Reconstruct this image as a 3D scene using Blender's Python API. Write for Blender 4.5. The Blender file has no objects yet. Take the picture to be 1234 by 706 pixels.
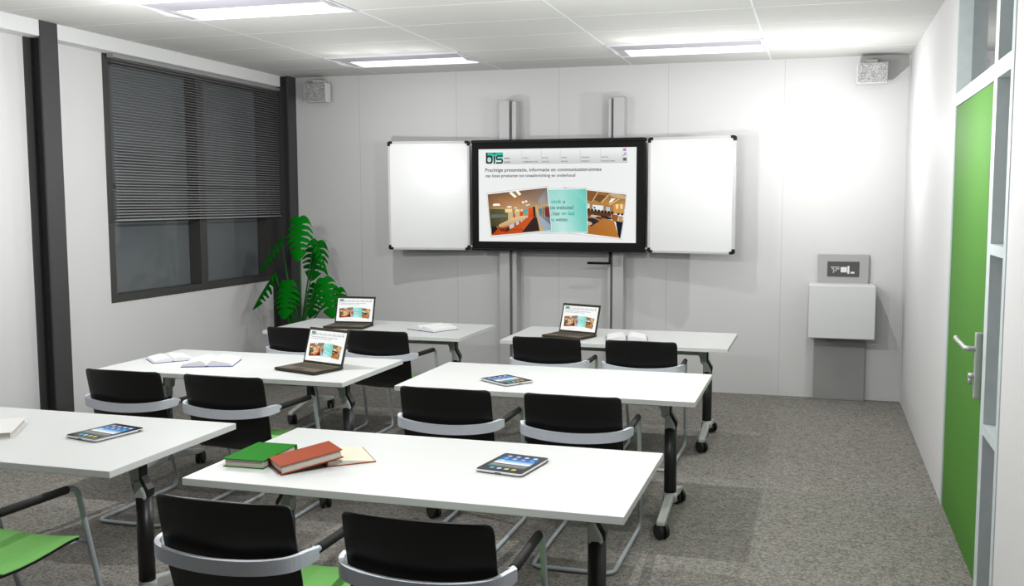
import bpy, bmesh, math, random
import numpy as np
from mathutils import Vector, Matrix, Euler
random.seed(7)
PI = math.pi
SC = bpy.context.scene
COL = SC.collection

# ------------------------------------------------------------------ materials
def lin(c):
    return tuple(((v/255)/12.92 if v/255 <= 0.04045 else ((v/255+0.055)/1.055)**2.4) for v in c)

def mat(name, rgb, rough=0.6, metal=0.0, spec=0.5, noise=0.0, scale=20.0, bump=0.0):
    m = bpy.data.materials.new(name); m.use_nodes = True
    nt = m.node_tree; b = nt.nodes['Principled BSDF']
    b.inputs['Base Color'].default_value = (*rgb, 1)
    b.inputs['Roughness'].default_value = rough
    b.inputs['Metallic'].default_value = metal
    b.inputs['Specular IOR Level'].default_value = spec
    if noise or bump:
        tc = nt.nodes.new('ShaderNodeTexCoord'); n = nt.nodes.new('ShaderNodeTexNoise')
        n.inputs['Scale'].default_value = scale; n.inputs['Detail'].default_value = 3
        nt.links.new(tc.outputs['Object'], n.inputs['Vector'])
        if noise:
            r = nt.nodes.new('ShaderNodeMix'); r.data_type = 'RGBA'
            r.inputs[6].default_value = (*[v*(1-noise) for v in rgb], 1)
            r.inputs[7].default_value = (*[min(1, v*(1+noise)) for v in rgb], 1)
            nt.links.new(n.outputs['Fac'], r.inputs[0]); nt.links.new(r.outputs[2], b.inputs['Base Color'])
        if bump:
            bp = nt.nodes.new('ShaderNodeBump'); bp.inputs['Strength'].default_value = bump
            bp.inputs['Distance'].default_value = 0.01
            nt.links.new(n.outputs['Fac'], bp.inputs['Height']); nt.links.new(bp.outputs['Normal'], b.inputs['Normal'])
    return m

def emit_attr(name, strength):
    m = bpy.data.materials.new(name); m.use_nodes = True
    nt = m.node_tree; b = nt.nodes['Principled BSDF']
    b.inputs['Base Color'].default_value = (0.01, 0.01, 0.01, 1)
    b.inputs['Roughness'].default_value = 0.35
    b.inputs['Specular IOR Level'].default_value = 0.1
    a = nt.nodes.new('ShaderNodeAttribute'); a.attribute_name = 'Col'
    mm = nt.nodes.new('ShaderNodeMix'); mm.data_type = 'RGBA'; mm.inputs[0].default_value = 0.3; mm.inputs[6].default_value = (0, 0, 0, 1)
    nt.links.new(a.outputs['Color'], mm.inputs[7]); nt.links.new(mm.outputs[2], b.inputs['Base Color'])
    nt.links.new(a.outputs['Color'], b.inputs['Emission Color'])
    b.inputs['Emission Strength'].default_value = strength
    return m

def carpet_mat():
    m = bpy.data.materials.new('carpet'); m.use_nodes = True
    nt = m.node_tree; b = nt.nodes['Principled BSDF']; L = nt.links.new
    b.inputs['Roughness'].default_value = 0.95; b.inputs['Specular IOR Level'].default_value = 0.05
    tc = nt.nodes.new('ShaderNodeTexCoord')
    v = nt.nodes.new('ShaderNodeTexVoronoi'); v.inputs['Scale'].default_value = 115
    v2 = nt.nodes.new('ShaderNodeTexVoronoi'); v2.inputs['Scale'].default_value = 42
    n2 = nt.nodes.new('ShaderNodeTexNoise'); n2.inputs['Scale'].default_value = 300; n2.inputs['Detail'].default_value = 2
    for n in (v, v2, n2): L(tc.outputs['Object'], n.inputs['Vector'])
    sp = nt.nodes.new('ShaderNodeSeparateColor'); L(v.outputs['Color'], sp.inputs[0])
    sp2 = nt.nodes.new('ShaderNodeSeparateColor'); L(v2.outputs['Color'], sp2.inputs[0])
    def math_(op, a, b_):
        q = nt.nodes.new('ShaderNodeMath'); q.operation = op
        for k, w_ in enumerate((a, b_)):
            if isinstance(w_, float): q.inputs[k].default_value = w_
            else: L(w_, q.inputs[k])
        return q.outputs[0]
    f = math_('ADD', math_('ADD', math_('MULTIPLY', sp.outputs[0], 0.55), math_('MULTIPLY', sp2.outputs[0], 0.2)), math_('MULTIPLY', n2.outputs['Fac'], 0.25))
    r1 = nt.nodes.new('ShaderNodeValToRGB'); e = r1.color_ramp.elements
    e[0].position = 0.15; e[0].color = (0.165, 0.155, 0.148, 1)
    e[1].position = 0.85; e[1].color = (0.44, 0.42, 0.40, 1)
    L(f, r1.inputs['Fac'])
    r2 = nt.nodes.new('ShaderNodeValToRGB'); e = r2.color_ramp.elements
    e[0].position = 0.0; e[0].color = (0.80, 1.0, 0.92, 1)
    e[1].position = 1.0; e[1].color = (1.0, 0.88, 0.88, 1)
    r2.color_ramp.elements.new(.5).color = (1.0, .97, .90, 1)
    L(sp.outputs[1], r2.inputs['Fac'])
    mx = nt.nodes.new('ShaderNodeMix'); mx.data_type = 'RGBA'; mx.blend_type = 'MULTIPLY'; mx.inputs[0].default_value = 1
    L(r1.outputs['Color'], mx.inputs[6]); L(r2.outputs['Color'], mx.inputs[7])
    L(mx.outputs[2], b.inputs['Base Color'])
    return m

def panel_wall_mat():
    m = bpy.data.materials.new('panel_wall'); m.use_nodes = True
    nt = m.node_tree; b = nt.nodes['Principled BSDF']; L = nt.links.new
    b.inputs['Roughness'].default_value = 0.55; b.inputs['Specular IOR Level'].default_value = 0.25
    tc = nt.nodes.new('ShaderNodeTexCoord'); sp = nt.nodes.new('ShaderNodeSeparateXYZ')
    L(tc.outputs['Object'], sp.inputs[0])
    ad = nt.nodes.new('ShaderNodeMath'); ad.operation = 'ADD'; ad.inputs[1].default_value = 3.343+10.1
    md = nt.nodes.new('ShaderNodeMath'); md.operation = 'MODULO'; md.inputs[1].default_value = 1.01
    lt = nt.nodes.new('ShaderNodeMath'); lt.operation = 'LESS_THAN'; lt.inputs[1].default_value = 0.006
    L(sp.outputs['X'], ad.inputs[0]); L(ad.outputs[0], md.inputs[0]); L(md.outputs[0], lt.inputs[0])
    mx = nt.nodes.new('ShaderNodeMix'); mx.data_type = 'RGBA'
    mx.inputs[6].default_value = (0.80, 0.80, 0.79, 1); mx.inputs[7].default_value = (0.66, 0.66, 0.65, 1)
    L(lt.outputs[0], mx.inputs[0]); L(mx.outputs[2], b.inputs['Base Color'])
    return m

def speckle_mat():
    m = bpy.data.materials.new('speaker_cloth'); m.use_nodes = True
    nt = m.node_tree; b = nt.nodes['Principled BSDF']; L = nt.links.new
    b.inputs['Roughness'].default_value = 0.9
    tc = nt.nodes.new('ShaderNodeTexCoord'); n = nt.nodes.new('ShaderNodeTexNoise')
    n.inputs['Scale'].default_value = 150; n.inputs['Detail'].default_value = 2
    r = nt.nodes.new('ShaderNodeValToRGB'); e = r.color_ramp.elements
    e[0].position = 0.38; e[0].color = (0.22, 0.22, 0.22, 1); e[1].position = 0.62; e[1].color = (0.62, 0.62, 0.62, 1)
    L(tc.outputs['Object'], n.inputs['Vector']); L(n.outputs['Fac'], r.inputs['Fac']); L(r.outputs['Color'], b.inputs['Base Color'])
    return m

M = dict(
    wall=mat('white_wall_paint', (0.82, 0.82, 0.81), 0.6, spec=0.25, noise=0.015, scale=3),
    wallback=panel_wall_mat(),
    ceil=mat('ceiling_tile', (0.74, 0.74, 0.71), 0.9, spec=0.1, noise=0.02, scale=60),
    tbar=mat('ceiling_tbar', (0.92, 0.98, 0.98), 0.6),
    carpet=carpet_mat(),
    steel=mat('dark_grey_steel', (0.055, 0.055, 0.056), 0.55, noise=0.05, scale=8),
    beam=mat('white_beam', (0.90, 0.91, 0.90), 0.6, spec=0.2),
    winframe=mat('anthracite_frame', (0.062, 0.060, 0.058), 0.5, noise=0.05, scale=10),
    pane=mat('dark_window_glass', (0.155, 0.172, 0.182), 0.03, spec=0.4),
    tpane=mat('transom_glass', (0.055, 0.060, 0.063), 0.04, spec=0.3),
    frost=mat('grey_sidelight_glass', (0.16, 0.165, 0.17), 0.25, spec=0.5, noise=0.12, scale=5),
    slat=mat('grey_slat', (0.46, 0.46, 0.46), 0.6),
    headrail=mat('blind_headrail', (0.36, 0.36, 0.36), 0.5),
    lavender=mat('lamp_reflector', (0.50, 0.49, 0.55), 0.45),
    lamprim=mat('lamp_rim', (0.80, 0.80, 0.83), 0.4),
    alu=mat('brushed_aluminium_frame', (0.66, 0.74, 0.74), 0.5, noise=0.10, scale=14),
    colalu=mat('column_aluminium', (0.60, 0.60, 0.60), 0.5, metal=0.1),
    colgroove=mat('column_groove', (0.36, 0.36, 0.36), 0.6),
    board=mat('whiteboard_enamel', (0.90, 0.91, 0.90), 0.25, spec=0.4),
    boardframe=mat('board_frame', (0.60, 0.60, 0.60), 0.45),
    black=mat('black_plastic', (0.005, 0.005, 0.005), 0.5, spec=0.2),
    bezel=mat('screen_bezel', (0.011, 0.011, 0.011), 0.7, spec=0.1),
    grey=mat('cabinet_grey', (0.47, 0.47, 0.47), 0.6),
    ped=mat('pedestal_grey', (0.42, 0.42, 0.41), 0.5, noise=0.06, scale=6),
    cabwhite=mat('cabinet_white', (0.78, 0.80, 0.79), 0.5),
    dark=mat('control_plate', (0.085, 0.085, 0.085), 0.4),
    lightmark=mat('control_marks', (0.92, 0.92, 0.90), 0.5),
    green=mat('green_door', (0.094, 0.265, 0.044), 0.6, spec=0.08, noise=0.02, scale=5),
    handle=mat('satin_handle', (0.55, 0.56, 0.55), 0.35, metal=0.35),
    spk=mat('speaker_body', (0.78, 0.78, 0.77), 0.6), cloth=speckle_mat(),
    table=mat('white_laminate', (0.74, 0.76, 0.74), 0.45, spec=0.3),
    legblack=mat('table_column_black', (0.013, 0.013, 0.013), 0.38),
    foot=mat('table_foot_grey', (0.66, 0.69, 0.65), 0.5),
    rubber=mat('caster_black', (0.012, 0.012, 0.012), 0.5),
    shell=mat('chair_shell_black', (0.0075, 0.0075, 0.0075), 0.42, spec=0.35),
    pad=mat('seat_green', (0.27, 0.66, 0.18), 0.8, spec=0.1, noise=0.04, scale=120),
    tube=mat('chair_tube', (0.56, 0.62, 0.65), 0.4, metal=0.1),
    band=mat('chair_band', (0.68, 0.72, 0.78), 0.4, metal=0.0, noise=0.04, scale=60),
    grip=mat('grip_black', (0.011, 0.011, 0.011), 0.6, spec=0.25),
    lap=mat('laptop_brown', (0.050, 0.042, 0.028), 0.6, spec=0.15), lapdeck=mat('laptop_deck', (0.145, 0.125, 0.095), 0.6, spec=0.15),
    lapkey=mat('laptop_keys', (0.10, 0.086, 0.065), 0.7, spec=0.1),
    tabback=mat('tablet_back', (0.86, 0.87, 0.88), 0.4),
    tabglass=mat('tablet_glass', (0.004, 0.004, 0.004), 0.15),
    page=mat('book_pages', (0.93, 0.93, 0.92), 0.8, spec=0.1), pagecream=mat('cream_pages', (0.80, 0.77, 0.62), 0.8, spec=0.1),
    pageedge=mat('page_edges', (0.66, 0.60, 0.53), 0.85, noise=0.08, scale=90),
    bgreen=mat('book_green', (0.008, 0.21, 0.003), 0.6, spec=0.06), borange=mat('book_orange', (0.37, 0.06, 0.016), 0.6, spec=0.1),
    bwhite=mat('book_white', (0.85, 0.85, 0.84), 0.5), bblue=mat('notebook_blue', (0.035, 0.030, 0.27), 0.5),
    leaf=mat('leaf_green', (0.0015, 0.165, 0.006), 0.6, spec=0.04, noise=0.10, scale=9),
    stem=mat('stem_green', (0.008, 0.12, 0.012), 0.5),
    pot=mat('plant_pot', (0.16, 0.16, 0.16), 0.6), soil=mat('potting_soil', (0.03, 0.02, 0.012), 0.95, noise=0.3, scale=60),
    screen=emit_attr('display_picture', 0.74), lapscreen=emit_attr('laptop_picture', 0.86), tabscreen=emit_attr('tablet_picture', 0.70),
)
def lamp_mat():
    m = bpy.data.materials.new('lamp_diffuser'); m.use_nodes = True
    b = m.node_tree.nodes['Principled BSDF']
    b.inputs['Base Color'].default_value = (0.9, 0.9, 0.9, 1)
    b.inputs['Emission Color'].default_value = (1, 1, 1, 1); b.inputs['Emission Strength'].default_value = 1.1
    return m
M['diffuser'] = lamp_mat()

# ------------------------------------------------------------------ mesh helpers
class MB:
    def __init__(s): s.bm = bmesh.new(); s.mi = 0
    def _new(s, verts, faces, smooth=False):
        vs = [s.bm.verts.new(v) for v in verts]
        out = []
        for f in faces:
            try:
                fc = s.bm.faces.new([vs[i] for i in f]); fc.material_index = s.mi; fc.smooth = smooth; out.append(fc)
            except ValueError: pass
        return vs, out
    def box(s, a, b, bev=0.0, mtx=None, seg=2):
        (x0, y0, z0), (x1, y1, z1) = a, b
        vs, fs = s._new([(x0,y0,z0),(x1,y0,z0),(x1,y1,z0),(x0,y1,z0),(x0,y0,z1),(x1,y0,z1),(x1,y1,z1),(x0,y1,z1)],
                        [(0,3,2,1),(4,5,6,7),(0,1,5,4),(1,2,6,5),(2,3,7,6),(3,0,4,7)])
        if mtx is not None:
            for v in vs: v.co = mtx @ v.co
        if bev:
            es = list({e for f in fs for e in f.edges})
            r = bmesh.ops.bevel(s.bm, geom=es, offset=bev, segments=seg, affect='EDGES', profile=0.5)
            for f in r['faces']: f.material_index = s.mi
        return s
    def prism(s, pts, axis, a, b, bev=0.0):
        # pts: 2D polygon in the two other axes (in xyz order), extruded along axis from a to b
        def P(p, t):
            return {'x': (t, p[0], p[1]), 'y': (p[0], t, p[1]), 'z': (p[0], p[1], t)}[axis]
        n = len(pts)
        vs, fs = s._new([P(p, a) for p in pts]+[P(p, b) for p in pts],
                        [tuple(range(n))[::-1], tuple(range(n, 2*n))]+[(i, (i+1) % n, n+(i+1) % n, n+i) for i in range(n)])
        bmesh.ops.recalc_face_normals(s.bm, faces=fs)
        if bev:
            es = list({e for f in fs for e in f.edges})
            r = bmesh.ops.bevel(s.bm, geom=es, offset=bev, segments=2, affect='EDGES', profile=0.5)
            for f in r['faces']: f.material_index = s.mi
        return s
    def tube(s, path, r, n=12, cap=True):
        pts = [Vector(p) for p in path]; rr = r if isinstance(r, (list, tuple)) else [r]*len(pts)
        ring = []; up = None
        for i, p in enumerate(pts):
            t = (pts[min(i+1, len(pts)-1)]-pts[max(i-1, 0)]).normalized()
            if up is None:
                up = Vector((0, 0, 1)) if abs(t.z) < 0.9 else Vector((0, 1, 0))
            up = (up - t*up.dot(t)).normalized(); sd = t.cross(up)
            ring.append([s.bm.verts.new(p+rr[i]*(math.cos(2*PI*k/n)*up+math.sin(2*PI*k/n)*sd)) for k in range(n)])
        for a, b in zip(ring, ring[1:]):
            for k in range(n):
                f = s.bm.faces.new((a[k], a[(k+1) % n], b[(k+1) % n], b[k])); f.smooth = True; f.material_index = s.mi
        if cap:
            for q in (ring[0][::-1], ring[-1]):
                f = s.bm.faces.new(q); f.material_index = s.mi
        return s
    def cyl(s, p0, p1, r, n=20, r1=None): return s.tube([p0, p1], [r, r if r1 is None else r1], n)
    def lathe(s, prof, n=28, c=(0, 0)):
        rings = [[s.bm.verts.new((c[0]+r*math.cos(2*PI*k/n), c[1]+r*math.sin(2*PI*k/n), z)) for k in range(n)] for r, z in prof]
        for a, b in zip(rings, rings[1:]):
            for k in range(n):
                f = s.bm.faces.new((a[k], a[(k+1) % n], b[(k+1) % n], b[k])); f.smooth = True; f.material_index = s.mi
        for q in (rings[0][::-1], rings[-1]):
            f = s.bm.faces.new(q); f.material_index = s.mi
        return s
    def build(s, name, mats, parent=None, loc=None, rot=None, smooth_angle=None):
        bmesh.ops.recalc_face_normals(s.bm, faces=s.bm.faces)
        me = bpy.data.meshes.new(name); s.bm.to_mesh(me); s.bm.free()
        for m in (mats if isinstance(mats, (list, tuple)) else [mats]): me.materials.append(m)
        return link(name, me, parent, loc, rot)

def link(name, me, parent=None, loc=None, rot=None):
    o = bpy.data.objects.new(name, me); COL.objects.link(o)
    if parent: o.parent = parent
    if loc: o.location = loc
    if rot: o.rotation_euler = rot
    return o

def thing(name, label, cat, loc=(0, 0, 0), rz=0, group=None):
    o = bpy.data.objects.new(name, None); COL.objects.link(o); o.empty_display_size = 0.1
    o.location = loc; o.rotation_euler = (0, 0, rz); return tag(o, label, cat, group)

def tag(o, label, cat, group=None):
    o['label'] = label; o['category'] = cat
    if group: o['group'] = group
    return o

def struct(o, label=None):
    o['kind'] = 'structure'
    if label: o['label'] = label
    return o

def copy_tree(o, parent=None):
    c = o.copy(); COL.objects.link(c)
    if parent: c.parent = parent
    for ch in list(o.children): copy_tree(ch, c)
    return c

def fillet(pts, r, n=5):
    out = [Vector(pts[0])]
    for i in range(1, len(pts)-1):
        p = Vector(pts[i]); a = Vector(pts[i-1])-p; b = Vector(pts[i+1])-p
        rr = r[i-1] if isinstance(r, (list, tuple)) else r
        ra = min(rr, a.length*0.49); rb = min(rr, b.length*0.49)
        A = p+a.normalized()*ra; B = p+b.normalized()*rb
        for k in range(n+1):
            t = k/n; out.append(A*(1-t)**2+p*2*t*(1-t)+B*t*t)
    out.append(Vector(pts[-1])); return out

# ------------------------------------------------------------------ flat pictures shown on the displays
def text_tris(body):
    cu = bpy.data.curves.new('t', 'FONT'); cu.body = body; cu.resolution_u = 3; cu.offset = 0.013
    o = bpy.data.objects.new('t', cu); COL.objects.link(o)
    dg = bpy.context.evaluated_depsgraph_get()
    me = bpy.data.meshes.new_from_object(o.evaluated_get(dg)); me.calc_loop_triangles()
    tr = [[(me.vertices[i].co.x, me.vertices[i].co.y) for i in t.vertices] for t in me.loop_triangles]
    bpy.data.objects.remove(o); bpy.data.curves.remove(cu); bpy.data.meshes.remove(me)
    return tr

class Page:
    """layers of flat coloured polygons in a u (right) / v (down) unit square"""
    def __init__(s): s.items = []; s.layer = 0
    def poly(s, pts, col, up=True):
        s.items.append((pts, col, s.layer)); s.layer += 1 if up else 0
    def rect(s, u0, v0, u1, v1, top, bot=None):
        s.poly([(u0, v0), (u1, v0), (u1, v1), (u0, v1)], [top, top, bot or top, bot or top])
    def text(s, body, u0, v_base, u1, col, height=None, mapf=None):
        tr = text_tris(body); xs = [p[0] for t in tr for p in t]; x0, x1 = min(xs), max(xs)
        k = (u1-u0)/(x1-x0); kv = height if height else k*1.77
        for t in tr:
            pts = [(u0+(p[0]-x0)*k, v_base-p[1]*kv) for p in t]
            s.items.append(([mapf(*p) for p in pts] if mapf else pts, col, s.layer))
        s.layer += 1
    def mesh(s, name, w, h, dz, material, tf=None):
        vs, fs, cols = [], [], []
        for pts, col, ly in s.items:
            b = len(vs)
            for i, (u, v) in enumerate(pts):
                if tf: u, v = tf(u, v)
                vs.append((u*w, (1-v)*h, ly*dz)); c = col[i] if isinstance(col[0], (tuple, list)) else col
                cols.append((*lin(c), 1))
            fs.append(tuple(range(b, b+len(pts))))
        me = bpy.data.meshes.new(name); me.from_pydata(vs, [], fs)
        at = me.color_attributes.new('Col', 'FLOAT_COLOR', 'POINT')
        for i, c in enumerate(cols): at.data[i].color = c
        bm = bmesh.new(); bm.from_mesh(me)
        for f in bm.faces:
            if f.normal.z < 0: f.normal_flip()
        bm.to_mesh(me); bm.free(); me.materials.append(material); return me

def homog(src, dst):
    A = []; B = []
    for (x, y), (u, v) in zip(src, dst):
        A += [[x, y, 1, 0, 0, 0, -u*x, -u*y], [0, 0, 0, x, y, 1, -v*x, -v*y]]; B += [u, v]
    H = np.append(np.linalg.solve(np.array(A, float), np.array(B, float)), 1).reshape(3, 3)
    def f(x, y):
        q = H @ np.array([x, y, 1.0]); return (q[0]/q[2], q[1]/q[2])
    return f
UNIT = [(0, 0), (1, 0), (1, 1), (0, 1)]

def make_site_page():
    P = Page()
    P.rect(0, 0, 1, 1, (236, 238, 237), (240, 242, 241))
    P.rect(.05, .018, .945, .158, (240, 241, 241), (205, 207, 207))
    for u in (.282, .407, .527, .653, .778, .911): P.rect(u, .022, u+.0025, .150, (200, 202, 202))
    P.rect(.05, .156, .945, .161, (176, 178, 178))
    g = (95, 97, 97)
    for u0, l1, l2, w1, w2 in ((.170, '', '', .036, .040), (.289, 'VIDEO', 'COMMUNICATION', .036, .098), (.412, 'DIGITAL', 'SIGNAGE', .042, .047),
                               (.535, 'EVENT', 'RENTAL', .037, .042), (.660, 'INTERIOR', 'PROJECTS', .053, .052), (.785, 'DIGITAL', 'PRODUCTIONS', .046, .083)):
        if l1:
            P.text(l1, u0, .106, u0+w1, g, .0185); P.text(l2, u0, .146, u0+w2, g, .0185)
        else:
            for k, (v, w) in enumerate(((.097, w1), (.137, w2))):
                for j in range(5): P.rect(u0+j*w/5, v-.003, u0+j*w/5+w*.13, v+.010, g)
    # round-cornered lower-case logo on a teal block
    lg = homog([(118, 165), (362, 165), (362, 315), (118, 315)], [(.050, .038), (.161, .038), (.161, .155), (.050, .155)])
    P.poly([lg(*p) for p in ((118, 163), (364, 163), (364, 205), (118, 205))], [(0, 160, 142), (0, 172, 152), (40, 190, 172), (40, 190, 172)])
    P.poly([lg(*p) for p in ((118, 205), (364, 205), (364, 316), (118, 316))], [(60, 192, 176), (60, 192, 176), (232, 244, 242), (232, 244, 242)])
    K = (14, 14, 16)
    def ring(x0, y0, x1, y1, st, a0, a1, n=28, sq=.55):
        cx, cy, rx, ry = (x0+x1)/2, (y0+y1)/2, (x1-x0)/2, (y1-y0)/2
        def sp(t, k):
            c, s_ = math.cos(t), math.sin(t)
            return (cx+(rx-k)*math.copysign(abs(c)**sq, c), cy+(ry-k)*math.copysign(abs(s_)**sq, s_))
        for i in range(n):
            t0, t1 = a0+(a1-a0)*i/n, a0+(a1-a0)*(i+1)/n
            P.poly([lg(*sp(t0, 0)), lg(*sp(t1, 0)), lg(*sp(t1, st)), lg(*sp(t0, st))], K, up=False)
        P.layer += 1
    P.poly([lg(*p) for p in ((118, 165), (141, 165), (141, 312), (118, 312))], K)
    ring(118, 203, 217, 316, 23, 0, 2*PI)
    P.poly([lg(*p) for p in ((229, 212), (252, 212), (252, 316), (229, 316))], K)
    P.poly([lg(*p) for p in ((229, 165), (252, 165), (252, 187), (229, 187))], K)
    for q in (((282, 203), (360, 203), (360, 222), (282, 222)), ((264, 218), (284, 208), (284, 266), (264, 256)), ((272, 248), (350, 248), (350, 270), (272, 270)),
              ((342, 254), (363, 262), (363, 306), (342, 312)), ((264, 295), (352, 295), (352, 316), (264, 316))):
        P.poly([lg(*p) for p in q], K)
    # flag, magnifier, telephone
    P.rect(.918, .010, .937, .026, (250, 130, 120)); P.rect(.918, .026, .937, .040, (120, 140, 250))
    mg = [(.931+.008*math.cos(2*PI*k/14), .068+.014*math.sin(2*PI*k/14)) for k in range(14)]
    P.poly(mg, (110, 112, 112)); P.poly([(.931+(u-.931)*.6, .068+(v-.068)*.6) for u, v in mg], (235, 236, 236))
    P.poly([(.926, .075), (.928, .079), (.919, .094), (.916, .090)], (110, 112, 112))
    P.poly([(.914, .118), (.922, .109), (.934, .109), (.942, .118), (.940, .124), (.916, .124)], (90, 92, 92)); P.poly([(.920, .122), (.936, .122), (.939, .140), (.917, .140)], (90, 92, 92))
    P.text('Prachtige presentatie, informatie en communicatieruimtes', .046, .243, .785, (58, 62, 64), .052)
    P.text('van losse producten tot totaalinrichting en onderhoud', .046, .302, .623, (58, 62, 64), .046)
    P.rect(.36, .346, .60, .3485, (222, 224, 224))
    # the three overlapping pictures, measured in the same picture plane
    scr = homog([(575.5, 180.2), (767.5, 177.4), (766.4, 292.7), (575.9, 290.6)], UNIT)
    c8 = lambda x, y: scr(655+x/9.417, 220+y/9.413)
    c7 = lambda x, y: scr(575+x/9.41, 220+y/9.41)
    def q8(pts, col): P.poly([c8(*p) for p in pts], col)
    def q7(pts, col): P.poly([c7(*p) for p in pts], col)
    # --- right picture: hall with beams and a wooden table
    q8([(215, 45), (945, 125), (885, 645), (210, 570)], (190, 192, 192)); q8([(218, 48), (941, 128), (881, 640), (212, 566)], (248, 248, 248))
    q8([(228, 56), (936, 138), (920, 300), (225, 240)], [(150, 95, 40), (150, 105, 55), (190, 145, 85), (160, 120, 75)])
    q8([(495, 92), (620, 105), (560, 215), (495, 200)], (128, 88, 48)); q8([(600, 130), (720, 150), (640, 225), (570, 195)], (112, 76, 42))
    for a, b, w, c in (((610, 105), (545, 215), 14, (205, 165, 105)), ((735, 135), (650, 225), 16, (215, 178, 120)), ((850, 185), (720, 262), 18, (225, 190, 130)), ((930, 205), (780, 275), 12, (200, 160, 100))):
        q8([a, (a[0]+w, a[1]+2), (b[0]+w, b[1]+2), b], c)
    q8([(705, 118), (722, 118), (800, 160), (860, 165), (860, 172), (795, 172)], (60, 62, 72)); q8([(770, 180), (820, 178), (770, 225), (740, 228)], (250, 246, 232))
    q8([(735, 130), (800, 120), (930, 150), (930, 185), (860, 182), (770, 158)], (196, 170, 128))
    q8([(495, 235), (920, 265), (912, 360), (495, 335)], (176, 122, 62)); q8([(790, 255), (920, 255), (910, 360), (800, 345)], (206, 152, 84))
    for x in (835, 885): q8([(x-18, 245), (x+18, 245), (x+10, 300), (x-10, 300)], (250, 216, 150))
    q8([(495, 238), (522, 240), (525, 300), (495, 298)], (200, 222, 236)); q8([(556, 250), (680, 262), (676, 325), (552, 315)], (226, 236, 240)); q8([(710, 275), (755, 280), (752, 335), (708, 330)], (170, 206, 226))
    q8([(565, 270), (590, 280), (585, 300), (570, 290)], (40, 44, 60))
    q8([(495, 318), (770, 345), (765, 390), (495, 365)], (96, 52, 20)); q8([(770, 352), (850, 372), (838, 460), (768, 415)], (146, 92, 40))
    for k in range(8): q8([(500+k*38, 292+k*5), (526+k*38, 294+k*5), (526+k*38, 322+k*5), (500+k*38, 320+k*5)], (22, 22, 34))
    for x, y in ((850, 358), (893, 362)): q8([(x-14, y-12), (x+14, y-12), (x+14, y+10), (x-14, y+10)], (26, 26, 40))
    q8([(640, 370), (770, 395), (765, 420), (660, 405)], (40, 34, 50)); q8([(820, 440), (905, 430), (872, 632), (850, 625)], (20, 20, 32)); q8([(852, 375), (905, 385), (895, 450), (850, 440)], (190, 148, 100))
    q8([(495, 360), (800, 432), (856, 625), (420, 570), (495, 500)], [(150, 104, 56), (186, 122, 56), (186, 116, 44), (176, 106, 40), (168, 104, 44)])
    q8([(545, 362), (600, 372), (580, 400), (530, 385)], (196, 186, 190)); q8([(612, 378), (675, 392), (655, 420), (590, 402)], (92, 66, 36))
    q8([(500, 405), (560, 402), (635, 436), (540, 496), (500, 480)], (38, 36, 38)); q8([(500, 436), (540, 448), (555, 470), (515, 488), (495, 470)], (206, 180, 150)); q8([(498, 350), (545, 362), (520, 378), (495, 370)], (96, 70, 40))
    # --- middle card
    q8([(-60, 66), (490, 60), (503, 572), (-60, 580)], (186, 190, 190)); q8([(-60, 70), (487, 66), (499, 567), (-60, 574)], (246, 248, 248))
    A, B_, C_, D_ = (-60, 84), (484, 72), (494, 560), (-60, 566)
    q8([A, (220, 78), (220, 563), D_], [(150, 212, 204), (160, 220, 210), (196, 234, 228), (120, 206, 194)])
    q8([(220, 78), B_, C_, (220, 563)], [(160, 220, 210), (96, 202, 184), (110, 206, 192), (196, 234, 228)])
    q8([(310, 78), B_, (484, 240)], [(150, 216, 206), (86, 200, 180), (120, 210, 196)])
    T, Dk = (0, 168, 152), (56, 118, 116)
    def t8(body, x0, y, x1, col, sz): P.text(body, x0, y, x1, col, sz, mapf=lambda a, b: c8(a, b))
    for body, x0, y, x1, col in (('vindt', 80, 235, 196, T), ('u', 216, 235, 243, Dk), ('website?', 140, 303, 342, Dk), ('nze', 62, 303, 130, Dk), ('hier', 103, 372, 188, Dk), ('en laat', 206, 368, 352, T), ('k', 66, 372, 92, T), ('ns', 84, 440, 122, T), ('weten.', 136, 438, 280, Dk)):
        t8(body, x0, y, x1, col, 62)
    # --- left picture: meeting room with an oval table
    q7([(98, 118), (800, 40), (852, 552), (148, 618)], (176, 178, 178)); q7([(102, 122), (797, 45), (848, 547), (151, 612)], (248, 248, 248))
    q7([(112, 134), (450, 96), (470, 300), (125, 300)], [(112, 76, 46), (124, 88, 58), (206, 150, 100), (150, 104, 66)])
    q7([(450, 96), (790, 58), (800, 260), (470, 300)], [(124, 88, 58), (120, 100, 84), (160, 140, 124), (206, 150, 100)])
    q7([(125, 290), (800, 240), (840, 540), (155, 600)], (178, 148, 104))
    q7([(128, 295), (345, 305), (345, 440), (150, 520)], [(78, 76, 44), (98, 98, 62), (104, 90, 56), (58, 54, 30)])
    for x in (180, 240, 305): q7([(x, 298), (x+3, 298), (x+3, 470), (x, 480)], (52, 50, 30))
    q7([(150, 360), (335, 362), (335, 392), (152, 402)], (100, 112, 100))
    q7([(345, 330), (480, 320), (480, 420), (345, 430)], (206, 184, 138)); q7([(400, 320), (410, 318), (430, 390), (405, 400)], (190, 74, 30))
    q7([(155, 500), (210, 495), (240, 540), (157, 590)], (30, 18, 12))
    q7([(155, 600), (240, 510), (575, 390), (660, 370), (690, 450), (500, 572)], [(186, 72, 14), (176, 62, 10), (200, 84, 26), (206, 88, 30), (196, 80, 20), (206, 84, 20)])
    q7([(500, 566), (636, 395), (670, 390), (710, 545)], (44, 30, 26))
    q7([(480, 305), (515, 302), (515, 375), (480, 380)], (212, 74, 18)); q7([(575, 288), (636, 276), (640, 390), (575, 392)], [(226, 92, 30), (222, 84, 20), (196, 62, 10), (206, 70, 12)])
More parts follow.
